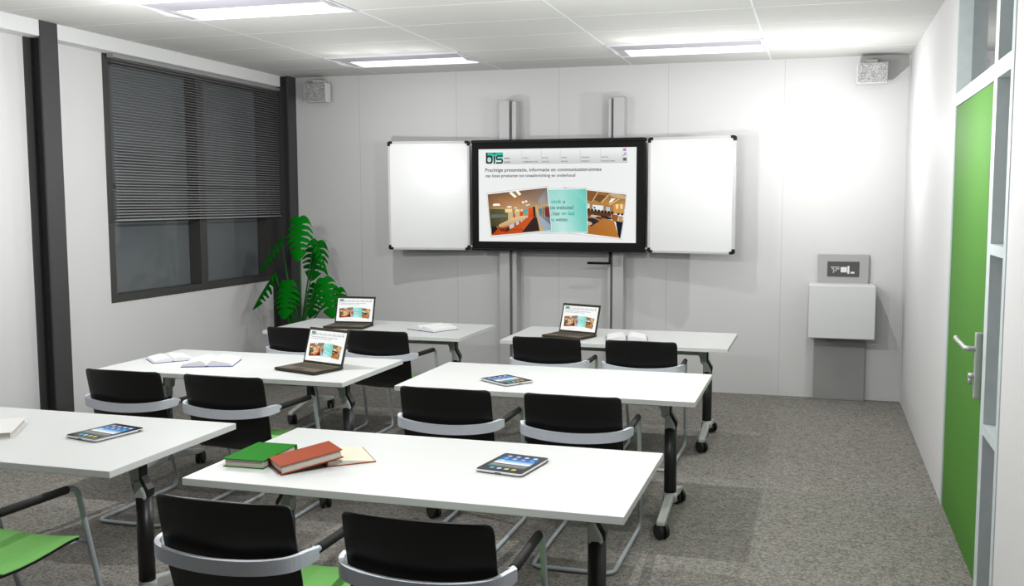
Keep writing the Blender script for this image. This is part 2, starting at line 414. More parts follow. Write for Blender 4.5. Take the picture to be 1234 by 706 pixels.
    q7([(628, 276), (652, 272), (662, 388), (640, 390)], (24, 14, 12)); q7([(515, 312), (572, 308), (574, 352), (516, 358)], [(70, 140, 220), (80, 150, 230), (110, 200, 60), (90, 190, 50)])
    q7([(655, 255), (672, 250), (755, 545), (705, 545)], (206, 172, 120)); q7([(672, 365), (700, 370), (838, 500), (838, 540), (752, 545)], [(150, 166, 180), (160, 176, 190), (150, 172, 190), (150, 172, 190), (150, 172, 190)])
    q7([(690, 190), (790, 60), (808, 250), (690, 300)], [(150, 146, 140), (112, 112, 112), (150, 150, 150), (170, 162, 150)]); q7([(690, 300), (810, 262), (835, 490), (700, 370)], [(90, 130, 146), (110, 96, 100), (100, 130, 150), (120, 140, 146)])
    q7([(762, 290), (815, 280), (826, 400), (770, 380)], (122, 40, 40)); q7([(715, 310), (745, 300), (750, 380), (720, 350)], (60, 110, 122))
    for a, b, w in (((690, 295), (808, 248), 14), ((720, 180), (735, 390), 7), ((748, 140), (760, 400), 6), ((690, 365), (835, 492), 7)):
        q7([a, (a[0]+(w if abs(a[0]-b[0]) < 40 else 0), a[1]-(0 if abs(a[0]-b[0]) < 40 else w)), (b[0]+(w if abs(a[0]-b[0]) < 40 else 0), b[1]-(0 if abs(a[0]-b[0]) < 40 else w)), b], (206, 160, 96))
    for q in (((357, 118), (385, 104), (448, 160), (420, 172)), ((432, 98), (462, 90), (498, 135), (470, 148)), ((176, 240), (245, 238), (262, 262), (172, 266)), ((335, 268), (380, 266), (388, 282), (338, 284)), ((415, 283), (445, 281), (452, 291), (418, 293)),
              ((500, 215), (528, 212), (535, 232), (508, 236)), ((538, 206), (562, 202), (566, 222), (545, 226)), ((548, 252), (566, 250), (570, 262), (552, 263)), ((572, 246), (590, 243), (594, 254), (576, 257))):
        q7(q, (255, 250, 236))
    q7([(385, 104), (432, 98), (470, 148), (448, 160)], (150, 130, 80))
    for x0, y0, x1, y1 in ((312, 300, 392, 340), (430, 305, 478, 332), (488, 305, 515, 328)): q7([(x0, y0), (x1, y0-3), (x1, y1-2), (x0, y1)], [(255, 226, 176), (255, 222, 170), (246, 196, 130), (246, 200, 136)])
    q7([(235, 490), (250, 472), (400, 400), (520, 375), (572, 376), (578, 388), (480, 430), (370, 482), (290, 506), (245, 504)], [(206, 176, 128), (214, 190, 146), (222, 196, 150), (226, 198, 150), (226, 196, 148), (216, 182, 128), (206, 172, 120), (196, 160, 110), (190, 150, 100), (196, 158, 108)])
    for x0, y0, w, h in ((360, 480, 55, 45), (435, 445, 36, 38), (488, 422, 22, 28), (516, 408, 16, 22), (540, 398, 12, 16), (558, 388, 10, 14)): q7([(x0, y0), (x0+w, y0-18*w/55), (x0+w-2, y0+h-18*w/55), (x0+4, y0+h)], (196, 202, 212))
    q7([(215, 490), (235, 485), (250, 525), (330, 515), (330, 560), (262, 550)], (120, 40, 10)); q7([(330, 515), (358, 500), (362, 540), (330, 560)], (60, 34, 24))
    for x in (395, 440, 480): q7([(x, 520), (x+6, 517), (x+40, 545), (x+30, 548)], (120, 52, 18))
    return P
SITE = make_site_page()

def make_tablet_page():
    P = Page()
    P.rect(0, 0, 1, 1, (16, 40, 92), (16, 40, 92))
    P.rect(0, 0, 1, .32, (24, 56, 116), (40, 120, 196)); P.rect(0, .32, 1, .52, (40, 120, 196), (214, 240, 252)); P.rect(0, .52, 1, .60, (236, 246, 250), (250, 248, 244))
    P.poly([(0, .595), (.3, .60), (.6, .615), (1, .60), (1, .655), (0, .645)], (66, 46, 42))
    P.rect(0, .645, 1, .84, (150, 162, 160), (64, 78, 82)); P.rect(0, .84, 1, 1, (40, 44, 54), (62, 64, 76))
    def icon(u, v, c, w=.055):
        k = .30
        pts = [(u-w, v-w*.75+w*.75*k), (u-w+w*k, v-w*.75), (u+w-w*k, v-w*.75), (u+w, v-w*.75+w*.75*k), (u+w, v+w*.75-w*.75*k), (u+w-w*k, v+w*.75), (u-w+w*k, v+w*.75), (u-w, v+w*.75-w*.75*k)]
        P.poly(pts, c)
    for u, v, c in ((.14, .08, (236, 206, 206)), (.38, .08, (226, 214, 176)), (.62, .08, (236, 230, 214)), (.86, .08, (240, 240, 240)),
                    (.14, .24, (110, 206, 226)), (.38, .24, (216, 214, 190)), (.62, .24, (206, 176, 230)), (.86, .24, (100, 206, 226)), (.14, .40, (226, 226, 230))):
        icon(u, v, c)
    for u, c in ((.20, (40, 206, 226)), (.40, (190, 226, 240)), (.60, (206, 210, 110)), (.80, (240, 206, 50))): icon(u, .92, c, .06)
    return P
TABPAGE = make_tablet_page()

# ------------------------------------------------------------------ the room
XL, XR, YB, YF, ZC = -5.25, 0.71, 8.745, -1.2, 2.943
b = MB(); b.box((XL-.3, YF, -.08), (XR+.2, YB+.15, 0)); struct(b.build('floor', M['carpet']), 'grey speckled carpet floor')
ce = MB(); ce.box((XL-.3, YF, ZC), (XR+.2, YB+.15, ZC+.08)); ceiling = struct(ce.build('ceiling', M['ceil']), 'white suspended tile ceiling')
g = MB()
for x in (-4.113, -2.885, -1.652, -.432): g.box((x-.007, YF, ZC-.001), (x+.007, YB-.005, ZC))
y = 8.195
while y > YF:
    g.box((-5.115, y-.005, ZC-.001), (XR, y+.005, ZC)); y -= .598
g.build('tile_grid', M['tbar'], ceiling)
b = MB(); b.box((XL-.15, YB, 0), (XR+.2, YB+.15, ZC)); struct(b.build('wall_back', M['wallback']), 'white panelled back wall behind the display')
b = MB()
WY0, WY1, WZ0, WZ1 = 6.27, 8.70, .935, 2.84
b.box((XL-.15, YF, 0), (XL, WY0, ZC)); b.box((XL-.15, WY0, 0), (XL, WY1, WZ0)); b.box((XL-.15, WY1, 0), (XL, YB, ZC)); b.box((XL-.15, WY0, WZ1), (XL, WY1, ZC))
struct(b.build('wall_left', M['wall']), 'white wall with the window on the left')
b = MB(); DY0, DY1 = 4.12, 5.82
b.box((XR, YF, 0), (XR+.15, DY0, ZC)); b.box((XR, DY1, 0), (XR+.15, YB, ZC)); struct(b.build('wall_right', M['wall']), 'white wall with the green door')
b = MB(); b.box((XL, YF, 2.838), (-5.12, YB-.16, ZC)); struct(b.build('trim_1', M['beam']), 'white box beam above the window')
def hcol(name, xf, y0, y1, label):
    q = MB(); ym = (y0+y1)/2
    q.box((xf-.014, y0, 0), (xf, y1, ZC)); q.box((XL-.01, ym-.006, 0), (xf-.014, ym+.006, ZC)); q.box((XL-.01, y0-.012, 0), (XL+.012, y1, ZC))
    struct(q.build(name, M['steel']), label)
hcol('trim_2', -5.112, 5.525, 5.682, 'dark grey steel pillar left of the window')
hcol('trim_3', -5.04, 8.59, YB-.002, 'dark grey steel pillar in the corner right of the window')

# window
w = thing('window_1', None, None); del w['label']; del w['category']; struct(w, 'dark framed window with two tall panes')
b = MB(); xf, xb = XL+.004, XL-.13
b.box((xb, WY0, WZ0), (xf, WY0+.065, WZ1)); b.box((xb, WY1-.20, WZ0), (xf, WY1, WZ1)); b.box((xb, 7.41, WZ0), (xf, 7.51, WZ1))
for y0, y1 in ((WY0+.065, 7.41), (7.51, WY1-.20)):
    b.box((xb, y0, WZ0), (xf, y1, WZ0+.06)); b.box((xb, y0, WZ1-.06), (xf, y1, WZ1)); b.box((xb, y0, 1.825), (XL-.085, y1, 1.86))
struct(b.build('window_frame', M['winframe'], w))
for y0, y1 in ((WY0+.065, 7.41), (7.51, WY1-.20)):
    q = MB(); q.box((XL-.122, y0, WZ0+.06), (XL-.112, y1, WZ1-.06)); struct(q.build('pane', M['pane'], w))
# blind
t = thing('venetian_blind', 'grey venetian blind lowered halfway over the dark window', 'blind', (-5.2, 7.48, 0))
y0, y1 = 6.30-7.48, 8.69-7.48
q = MB(); q.box((-.03, y0, 2.808), (.03, y1, 2.837), .003); q.build('headrail', M['headrail'], t)
q = MB(); z = 2.80; zb = 1.575
rot = Matrix.Rotation(math.radians(25), 4, 'Y')
while z > zb+.02:
    q.box((-.0085, y0+.01, -.0005), (.0085, y1-.01, .0005), mtx=Matrix.Translation((0, 0, z)) @ rot); z -= .0222
q.build('slats', M['slat'], t)
q = MB(); q.box((-.012, y0+.005, zb-.006), (.012, y1-.005, zb+.006), .002); q.build('bottom_rail', M['headrail'], t)

# door, transom light and side light
d = thing('door_1', None, None); del d['label']; del d['category']; struct(d, 'green door in an aluminium frame with glass beside and above')
b = MB(); X0, X1 = XR-.004, XR+.11
for y0, y1 in ((DY0, DY0+.055), (4.475, 4.56), (DY1-.045, DY1)): b.box((X0, y0, 0), (X1, y1, ZC))
b.box((X0, 4.56, 2.235), (X1, DY1-.045, 2.305)); b.box((X0, DY0+.055, 2.235), (X1, 4.475, 2.305))
for z in (.715, 1.495): b.box((X0, DY0+.055, z), (X1, 4.475, z+.045))
struct(b.build('door_frame', M['alu'], d))
b = MB(); b.box((XR+.003, 4.563, .006), (XR+.045, DY1-.048, 2.232)); leafobj = struct(b.build('door_leaf', M['green'], d))
b = MB(); b.box((XR+.07, 4.56, 2.305), (XR+.078, DY1-.045, ZC)); struct(b.build('transom_pane', M['tpane'], d))
for z0, z1 in ((0, .715), (.76, 1.495), (1.54, 2.235), (2.305, ZC)):
    b = MB(); b.box((XR+.07, DY0+.055, z0), (XR+.078, 4.475, z1)); struct(b.build('sidelight_pane', M['frost'], d))
b = MB(); b.box((XR-.026, 4.60, .845), (XR+.003, 4.645, 1.140), .004)
b.tube(fillet([(XR-.02, 4.622, 1.068), (XR-.066, 4.622, 1.068), (XR-.062, 4.77, 1.066), (XR-.072, 4.81, 1.074), (XR-.080, 4.84, 1.088)], [.02, .05, .02]), .0115)
b.cyl((XR-.02, 4.63, .945), (XR-.050, 4.63, .945), .0125); b.cyl((XR-.042, 4.63, .94), (XR-.042, 4.63, .905), .008)
struct(b.build('door_handle', M['handle'], leafobj))

# ------------------------------------------------------------------ ceiling lights
def ceiling_light(cx, cy, label):
    t = thing('ceiling_light', label, 'ceiling light', (cx, cy, ZC), 0, 'recessed ceiling lights')
    hx, hy = .612, .297
    q = MB()
    for a, c in (((-hx, -hy, -.012), (hx, -hy+.018, 0)), ((-hx, hy-.018, -.012), (hx, hy, 0)), ((-hx, -hy+.018, -.012), (-hx+.02, hy-.018, 0)), ((hx-.02, -hy+.018, -.012), (hx, hy-.018, 0))): q.box(a, c, .002)
    q.prism([(-hy+.02, -.004), (hy-.02, -.004), (0.0, -.03)], 'x', -hx+.02, -hx+.03); q.prism([(-hy+.02, -.004), (hy-.02, -.004), (0.0, -.03)], 'x', hx-.03, hx-.02)
    q.build('lamp_frame', M['lamprim'], t)
    q = MB(); q.prism([(-hy+.018, -.010), (0, -.002), (0, .0), (-hy+.018, .0)], 'x', -hx+.03, hx-.03); q.build('reflector', M['lavender'], t)
    q = MB(); q.prism([(0.004, -.004), (hy-.018, -.012), (hy-.018, 0), (0.004, 0)], 'x', -hx+.10, hx-.03); q.build('diffuser', M['diffuser'], t)
    return t
ceiling_light(-1.042, 7.897, 'ceiling light above the display and the right whiteboard')
ceiling_light(-3.499, 7.897, 'ceiling light between the left speaker and the display')
ceiling_light(-3.508, 5.505, 'big ceiling light nearest the pillar, cut by the top edge')

# ------------------------------------------------------------------ speakers
def speaker(cx, yf, z0, z1, w, dpt, label):
    t = thing('wall_speaker', label, 'speaker', (cx, yf, z0), 0, 'wall speakers'); h = z1-z0
    q = MB(); q.box((-w/2, 0.004, 0), (w/2, dpt, h), .004); q.build('speaker_box', M['spk'], t)
    q = MB(); q.box((-w/2+.006, -.003, .006), (w/2-.006, .006, h-.006), .002); q.build('grille', M['cloth'], t)
    q = MB(); q.box((-.045, dpt*.5, h), (.045, YB-yf, h+.035), .004); q.box((-.06, YB-yf-.012, h-.02), (.06, YB-yf, h+.06), .003); q.build('bracket', M['spk'], t)
speaker(.395, 8.50, 2.688, 2.855, .243, .16, 'white wall speaker with speckled grille in the bright right corner')
speaker(-4.742, 8.57, 2.680, 2.862, .25, .10, 'wall speaker with speckled grille in the shaded left corner')

# ------------------------------------------------------------------ display, whiteboards, columns
def column(x_w0, x_w1, x_n0, x_n1, label):
    c = (x_w0+x_w1)/2
    t = thing('mounting_column', label, 'column', (c, YB, 0), 0, 'columns carrying the display')
    q = MB(); q.box((x_w0-c, -.145, 0), (x_w1-c, 0, 2.645), .003); q.build('profile', M['colalu'], t)
    a, bb = (x_w1, x_n0) if x_n0 > x_w1 else (x_n1, x_w0)
    q = MB(); q.box((a-c-.002, -.10, 0), (bb-c+.002, -.002, 2.638)); q.build('groove', M['colgroove'], t)
    q = MB(); q.box((x_n0-c, -.135, 0), (x_n1-c, 0, 2.638), .003); q.build('rail', M['colalu'], t)
column(-2.868, -2.770, -2.745, -2.704, 'grey metal column behind the left end of the display')
column(-1.790, -1.692, -1.838, -1.812, 'grey metal column behind the right end of the display')
DX0, DX1, DZ0, DZ1, DYF = -3.082, -1.476, 1.272, 2.274, YB-.30
t = thing('display_screen', 'large black-framed display showing a website with three pictures', 'screen', ((DX0+DX1)/2, DYF, DZ0))
hw, hh = (DX1-DX0)/2, DZ1-DZ0
SX0, SX1, SZ0, SZ1 = -3.018+2.279, -1.549+2.279, 1.354-DZ0, 2.194-DZ0
q = MB(); q.box((-hw, .01, 0), (hw, .09, hh), .004); q.build('housing', M['black'], t)
q = MB(); q.box((-hw+.004, .0, .022), (-hw+.066, .012, hh-.026)); q.box((SX1, .0, .022), (hw-.012, .012, hh-.026)); q.box((-hw+.066, .0, SZ1), (SX1, .012, hh-.026)); q.box((-hw+.066, .0, .022), (SX1, .012, SZ0))
q.build('bezel', M['bezel'], t)
me = SITE.mesh('display_picture', SX1-SX0, SZ1-SZ0, .00006, M['screen']); link('display_picture', me, t, (SX0, .008, SZ0), (PI/2, 0, 0))
q = MB(); q.box((-hw, -.012, hh-.026), (hw+.004, .09, hh+.002), .006); q.build('edge_rail', M['black'], t)
q = MB(); q.box((-hw, -.010, -.002), (hw, .09, .020), .006); q.build('edge_rail', M['black'], t)
q = MB(); q.tube(fillet([(.49, .03, .01), (.49, .03, -.103), (.285, .03, -.103)], .004, 2), .011, 8); q.build('crank_handle', M['black'], t)
q = MB(); q.box((-.60, .085, .2), (-.44, .165, hh-.2)); q.build('wall_mount', M['colalu'], t)
q = MB(); q.box((.46, .085, .2), (.60, .165, hh-.2)); q.build('wall_mount', M['colalu'], t)

def whiteboard(xh, sgn, ang, label):
    # hinged at xh on the display, opening outwards; sgn -1 left wing, +1 right wing
    W, H = .775, 1.005
    t = thing('whiteboard', label, 'whiteboard', (xh, DYF+.02, 1.270), -sgn*ang if sgn > 0 else ang, 'whiteboard wings of the display')
    x0, x1 = (0, W) if sgn > 0 else (-W, 0)
    q = MB(); q.box((x0+.012, .002, .012), (x1-.012, .020, H-.012)); q.build('panel', M['board'], t)
    q = MB(); f = .021
    for a, c in (((x0, -.004, .03), (x0+f, .024, H-.03)), ((x1-f, -.004, .03), (x1, .024, H-.03)), ((x0+.03, -.004, 0), (x1-.03, .024, f)), ((x0+.03, -.004, H-f), (x1-.03, .024, H))): q.box(a, c, .003)
    q.build('frame', M['boardframe'], t)
    for cx, sx in ((x0, 1), (x1, -1)):
        for cz, sz in ((0, 1), (H, -1)):
            pts = [(cx, cz+sz*.045), (cx, cz+sz*.018), (cx+sx*.005, cz+sz*.006), (cx+sx*.018, cz), (cx+sx*.045, cz), (cx+sx*.045, cz+sz*.025), (cx+sx*.025, cz+sz*.025), (cx+sx*.025, cz+sz*.045)]
            q = MB(); q.prism(pts, 'y', -.008, .026); q.build('corner_cap', M['black'], t)
    for z in (.03, H-.045):
        q = MB(); q.box((-sgn*.024, .006, z), (sgn*.006, .018, z+.015)); q.build('hinge', M['boardframe'], t)
whiteboard(-3.108, -1, .150, 'blank whiteboard wing on the left side of the display')
whiteboard(-1.449, 1, .150, 'blank whiteboard wing on the right side of the display')

# ------------------------------------------------------------------ control cabinet
t = thing('control_cabinet', 'grey and white equipment cabinet with control panel in the right corner', 'cabinet', (.2, YB-.003, 0))
q = MB(); q.box((-.215, -.04, 0), (.212, 0, .60), .002); q.build('pedestal', M['ped'], t)
q = MB(); q.box((-.265, -.30, .568), (.273, 0, 1.018), .006); q.build('cabinet_box', M['cabwhite'], t)
q = MB(); q.box((-.197, -.04, 1.012), (.223, 0, 1.266), .003); q.build('back_panel', M['grey'], t)
q = MB(); q.box((-.118, -.046, 1.075), (.145, -.038, 1.205), .002); cp = q.build('control_panel', M['dark'], t)
q = MB()
for r in range(3):
    for c in range(7):
        if (r, c) in ((1, 0), (2, 1), (1, 3), (2, 5), (2, 6), (2, 0)): continue
        q.box((-.090+c*.0105, -.0485, 1.152-r*.0145), (-.083+c*.0105, -.045, 1.160-r*.0145))
q.box((-.083+.012, -.0485, 1.108), (-.075+.012, -.045, 1.116))
q.box((-.008, -.0485, 1.112), (.044, -.045, 1.158)); q.box((.048, -.0485, 1.100), (.064, -.045, 1.168)); q.box((.074, -.0485, 1.103), (.106, -.045, 1.119))
q.build('control_buttons', M['lightmark'], cp)

# ------------------------------------------------------------------ tables
def caster_bm(q, cx, cy, ang):
    m = Matrix.Translation((cx, cy, 0)) @ Matrix.Rotation(ang, 4, 'Z')
    for a, bb in ((-.026, -.007), (.007, .026)):
        pa, pb = m @ Vector((a, 0, .040)), m @ Vector((bb, 0, .040)); d = (pb-pa)
        q.tube([pa, pa+d*.08, pa+d*.92, pb], [.035, .040, .040, .035], 24)
    q.box((-.008, -.022, .036), (.008, .022, .074), .003, mtx=m); q.cyl(m @ Vector((0, 0, .06)), m @ Vector((0, 0, .085)), .010, 10)

def table_leg(t, s, angs):
    x = s*.625
    q = MB(); q.cyl((x, 0, .135), (x, 0, .515), .0335, 28); leg = q.build('leg', M['legblack'], t)
    q = MB()
    q.prism([(-.325, .074), (-.325, .098), (-.24, .115), (-.06, .150), (.045, .158), (.14, .140), (.335, .098), (.345, .092), (.345, .074), (.28, .074), (.06, .105), (-.06, .105), (-.27, .074)], 'x', x-.022, x+.022, .006)
    q.cyl((x, 0, .11), (x, 0, .160), .040, 24, .036); q.build('foot', M['foot'], leg)
    q = MB(); q.prism([(x-s*.005, .714), (x+s*.005, .714), (x+s*.005, .600), (x+s*.036, .548), (x+s*.034, .518), (x+s*.026, .520), (x-s*.005, .588)], 'y', -.021, .021, .002)
    q.build('tilt_lever', M['legblack'], leg)
    q = MB(); q.prism([(x-s*.030, .505), (x+s*.026, .505), (x+s*.026, .530), (x-s*.004, .585), (x-s*.030, .585)], 'y', -.030, .030, .008); q.build('sleeve', M['foot'], leg)
    q = MB(); q.prism([(x-s*.006, .714), (x-s*.125, .714), (x-s*.115, .690), (x-s*.072, .650), (x-s*.052, .605), (x-s*.050, .575), (x-s*.036, .565), (x-s*.006, .575)], 'y', -.022, .022, .004); q.build('bracket', M['foot'], leg)
    for cy, a in zip((-.295, .325), angs):
        q = MB(); caster_bm(q, x, cy, a); q.build('caster', M['rubber'], leg)

tproto = thing('folding_table', 'x', 'table', (0, 0, 0), 0, 'white tables on castors')
q = MB(); q.box((-.8, -.4, .713), (.8, .4, .740), .0015, seg=1); q.build('tabletop', M['table'], tproto)
table_leg(tproto, -1, (.9, .35)); table_leg(tproto, 1, (.75, .8))
q = MB(); q.box((-.58, -.018, .628), (.58, .018, .676), .004); q.build('crossbar', M['foot'], tproto)
RX, LX = -1.362, -3.268
TY = (3.30, 5.10, 6.88)
first = True
for x, y, lab in ((RX, TY[0], 'white table nearest the camera with the green and orange books'), (LX, TY[0], 'white table cut by the left edge with the white book and a tablet'),
                  (RX, TY[1], 'white table in the middle row on the right, carrying only a tablet'), (LX, TY[1], 'white table in the middle row on the left, with laptop and two open notebooks'),
                  (LX, TY[2], 'white back row table beside the potted plant'), (RX, TY[2], 'white back row table below the right end of the display')):
    o = tproto if first else copy_tree(tproto); first = False
    o.location = (x, y, 0); o['label'] = lab

# ------------------------------------------------------------------ chairs
PROF = [(0, .84), (.0015, .835), (.004, .824), (.010, .80), (.020, .75), (.032, .695), (.044, .64), (.056, .585), (.068, .53), (.080, .485), (.098, .452), (.125, .432), (.17, .424), (.24, .421), (.32, .423), (.40, .430), (.47, .438), (.515, .439), (.545, .430)]
def prof_normal(i):
    a = Vector((0, *PROF[max(i-1, 0)])); c = Vector((0, *PROF[min(i+1, len(PROF)-1)])); d = (c-a).normalized()
    return Vector((0, -d.z, d.y)) if False else Vector((0, d.z, -d.y))
def shell_grid(i0, i1, inset, off, n=12):
    vs, fs = [], []
    ext = []
    rows = list(range(i0, i1+1))
    for ri, i in enumerate(rows):
        y, z = PROF[i]; fb = max(0, min(1, (z-.44)/.12)) if i < 11 else 0
        hw = .232 if i < 8 else (.228 if i < 11 else .222)
        if i < 3: hw -= (.024, .009, .002)[i]
        if i == len(PROF)-1: hw -= .012
        hw -= inset
        nrm = prof_normal(i)
        for k in range(n+1):
            u = -1+2*k/n; s_ = 1-u*u
            p = Vector((u*hw, y-.034*s_*fb, z-.012*s_*(1-fb)*(1 if i > 11 else 0))) - nrm*off
            vs.append(p)
    for r in range(len(rows)-1):
        for k in range(n): a = r*(n+1)+k; fs.append((a, a+1, a+n+2, a+n+1))
    return vs, fs
def shell_part(name, material, i0, i1, inset, off, th, parent):
    vs, fs = shell_grid(i0, i1, inset, off)
    bm = bmesh.new(); bv = [bm.verts.new(v) for v in vs]
    for f in fs: bm.faces.new([bv[i] for i in f])
    bmesh.ops.recalc_face_normals(bm, faces=bm.faces); bmesh.ops.solidify(bm, geom=bm.faces[:], thickness=th)
    for f in bm.faces: f.smooth = True
    me = bpy.data.meshes.new(name); bm.to_mesh(me); bm.free(); me.materials.append(material)
    o = link(name, me, parent); 
    md = o.modifiers.new('bev', 'BEVEL'); md.width = .003; md.segments = 2; md.limit_method = 'ANGLE'; md.angle_limit = math.radians(50)
    return o
PAD_OFF = .016
cproto = thing('armchair', 'x', 'chair', (0, 0, 0), 0, 'black armchairs with green seats')
shell_part('shell', M['shell'], 0, len(PROF)-1, 0, 0, .012, cproto)
shell_part('seat_pad', M['pad'], 12, len(PROF)-1, .002, PAD_OFF, .014, cproto)
# silver band wrapped behind the back
q = MB(); path = []
for k in range(61):
    u = -1+2*k/60; a = u*u
    path.append(Vector((u*.262, -.036+.026*a+.032*a**3+.066*a**10, .646+.022*a)))
ends = [Vector((-.247, .115, .666))], [Vector((.247, .115, .666))]
path = ends[0]+path+ends[1]; rows = []
for i, p in enumerate(path):
    tdir = (path[min(i+1, len(path)-1)]-path[max(i-1, 0)]); tdir.z = 0; tdir.normalize(); nr = Vector((-tdir.y, tdir.x, 0))
    e = min(i, len(path)-1-i); hh_ = .0225 if e > 1 else (.013, .018)[e]
    th_ = .0080 if e > 1 else .010
    rows.append([q.bm.verts.new(p+nr*a*th_+Vector((0, 0, c*hh_))) for a, c in ((-1, -1), (1, -1), (1, 1), (-1, 1))])
for a, c in zip(rows, rows[1:]):
    for k in range(4): q.bm.faces.new((a[k], a[(k+1) % 4], c[(k+1) % 4], c[k]))
q.bm.faces.new(rows[0]); q.bm.faces.new(rows[-1][::-1])
q.build('back_band', M['band'], cproto)
half = [(.247, .11, .666), (.222, .515, .645), (.218, .66, .03), (.214, .62, .0115)]
pts = [Vector((s_, y, z)) for s_, y, z in half]
right = [(.247, .11, .666), (.217, .535, .643), (.198, .700, .0115), (.196, .005, .0115)]
full = right+[(-x, y, z) for x, y, z in right[::-1]]
q = MB(); q.tube(fillet(full, [.045, .075, .06, .06, .075, .045], 7), .0110, 12)
q.tube([(.209, .60, .40), (-.209, .60, .40)], .009, 10); q.box((-.15, .30, .398), (-.12, .60, .412)); q.box((.12, .30, .398), (.15, .60, .412))
q.build('frame', M['tube'], cproto)
for s_ in (-1, 1):
    q = MB(); q.tube([(s_*.2455, .135, .6645), (s_*.2451, .140, .6643), (s_*.2215, .478, .6463), (s_*.2212, .483, .6460)], [.012, .0155, .0155, .012], 14); q.build('arm_grip', M['grip'], cproto)
CY = (2.446, 4.236, 6.02); first = True
for x, y, lab in ((-1.692, CY[0], 'black armchair at the book table, left of its two chairs'), (-1.068, CY[0], 'black armchair at the book table, beside its right table leg'),
                  (-2.905, CY[0], 'armchair with its green seat visible, cut by the left edge'),
                  (-1.692, CY[1], 'left black armchair at the middle right table'), (-1.068, CY[1], 'right black armchair at the middle right table'),
                  (-3.503, CY[1], 'black armchair at the middle left table, nearest the grey pillar'), (-2.900, CY[1], 'black armchair at the middle left table, in front of the open notebooks'),
                  (-3.515, CY[2], 'black armchair at the back table, nearest the potted plant'), (-2.900, CY[2], 'black armchair at the plant table, nearer to the display columns'),
                  (-1.692, CY[2], 'black armchair in front of the laptop in the back right row'), (-1.068, CY[2], 'black armchair in front of the open notebook in the back right row')):
    o = cproto if first else copy_tree(cproto); first = False
    o.location = (x, y, 0); o['label'] = lab

# ------------------------------------------------------------------ laptops
lproto = thing('laptop', 'x', 'laptop', (0, 0, 0), 0, 'open laptops')
W, D = .325, .232
q = MB(); q.box((-W/2, -D/2, .003), (W/2, D/2, .020), .003); base = q.build('base', M['lap'], lproto)
q = MB(); q.box((-W/2+.006, -D/2+.008, .0195), (W/2-.006, D/2-.02, .0208)); q.build('deck', M['lapdeck'], base)
q = MB()
for r in range(5):
    for c in range(13): q.box((-.140+c*.0217, .075-r*.0205-.017, .0206), (-.140+c*.0217+.019, .075-r*.0205, .0224))
q.build('keyboard', M['lapkey'], base)
q = MB(); q.box((-.045, -.100, .0206), (.045, -.052, .0213)); q.build('touchpad', M['lapkey'], base)
lid = thing('lid', None, None); del lid['label']; del lid['category']; COL.objects.unlink(lid); bpy.data.objects.remove(lid)
LH = .218
q = MB(); q.box((-W/2, 0, 0), (W/2, .009, LH), .003); lidm = q.build('lid', M['lap'], lproto, (0, D/2-.012, .018), (-math.radians(17), 0, 0))
tfl = lambda u, v: (.0+1.0*u, (.02+.90*v))
pg = Page(); pg.items = [([(0, 0), (1, 0), (1, 1.09), (0, 1.09)], (240, 242, 242), 0)]+[(p, c, l+1) for p, c, l in SITE.items]
pg.items.append(([(.20, 1.0), (.45, 1.0), (.45, 1.012), (.20, 1.012)], (190, 192, 192), 400))
me = pg.mesh('laptop_picture', W-.024, LH-.030, .0000035, M['lapscreen'], tfl)
link('laptop_picture', me, lidm, (-W/2+.012, -.0004, .016), (PI/2, 0, 0))
first = True
for x, y, a, lab in ((-2.842, 5.005, -.305, 'open laptop on the middle left table beside the blue notebooks'), (-3.522, 6.825, .075, 'open laptop on the back table in front of the potted plant'),
                     (-1.722, 6.752, -.335, 'open laptop on the back table under the display')):
    o = lproto if first else copy_tree(lproto); first = False
    o.location = (x, y, .740); o.rotation_euler = (0, 0, a); o['label'] = lab

# ------------------------------------------------------------------ tablets
def rrect(w, h, r, n=5):
    out = []
    for cx, cy, a0 in ((w/2-r, h/2-r, 0), (-w/2+r, h/2-r, PI/2), (-w/2+r, -h/2+r, PI), (w/2-r, -h/2+r, 1.5*PI)):
        out += [(cx+r*math.cos(a0+PI/2*k/n), cy+r*math.sin(a0+PI/2*k/n)) for k in range(n+1)]
    return out
pproto = thing('tablet', 'x', 'tablet', (0, 0, 0), 0, 'tablets lying on the tables')
q = MB(); loops = []
for ins, z in ((.020, .0), (.005, .0025), (0, .006), (-.001, .0125)):
    loops.append([q.bm.verts.new((px, py, z)) for px, py in rrect(.19-2*ins, .243-2*ins, .014)])
for a, c in zip(loops, loops[1:]):
    for k in range(len(a)): f = q.bm.faces.new((a[k], a[(k+1) % len(a)], c[(k+1) % len(a)], c[k])); f.smooth = True
q.bm.faces.new(loops[0][::-1]); q.bm.faces.new(loops[-1]); tb = q.build('back_case', M['tabback'], pproto)
q = MB(); q.prism(rrect(.186, .239, .012), 'z', .0124, .0136); q.build('front_glass', M['tabglass'], pproto)
me = TABPAGE.mesh('tablet_picture', .148, .197, .000004, M['tabscreen']); link('tablet_picture', me, pproto, (-.074, -.0985, .01372))
q = MB(); q.box((-.012, -.1222, .006), (.012, -.1195, .0095)); q.box((.0935, .085, .006), (.0958, .1, .010)); q.build('ports', M['black'], tb)
first = True
for x, y, a, lab in ((-1.070, 3.357, -.16, 'tablet on the table nearest the camera, right of the books'), (-2.880, 3.371, -.22, 'tablet on the left edge table beside the white book'),
                     (-1.620, 4.970, .955, 'tablet alone on the middle right table')):
    o = pproto if first else copy_tree(pproto); first = False
    o.location = (x, y, .740); o.rotation_euler = (0, 0, a); o['label'] = lab

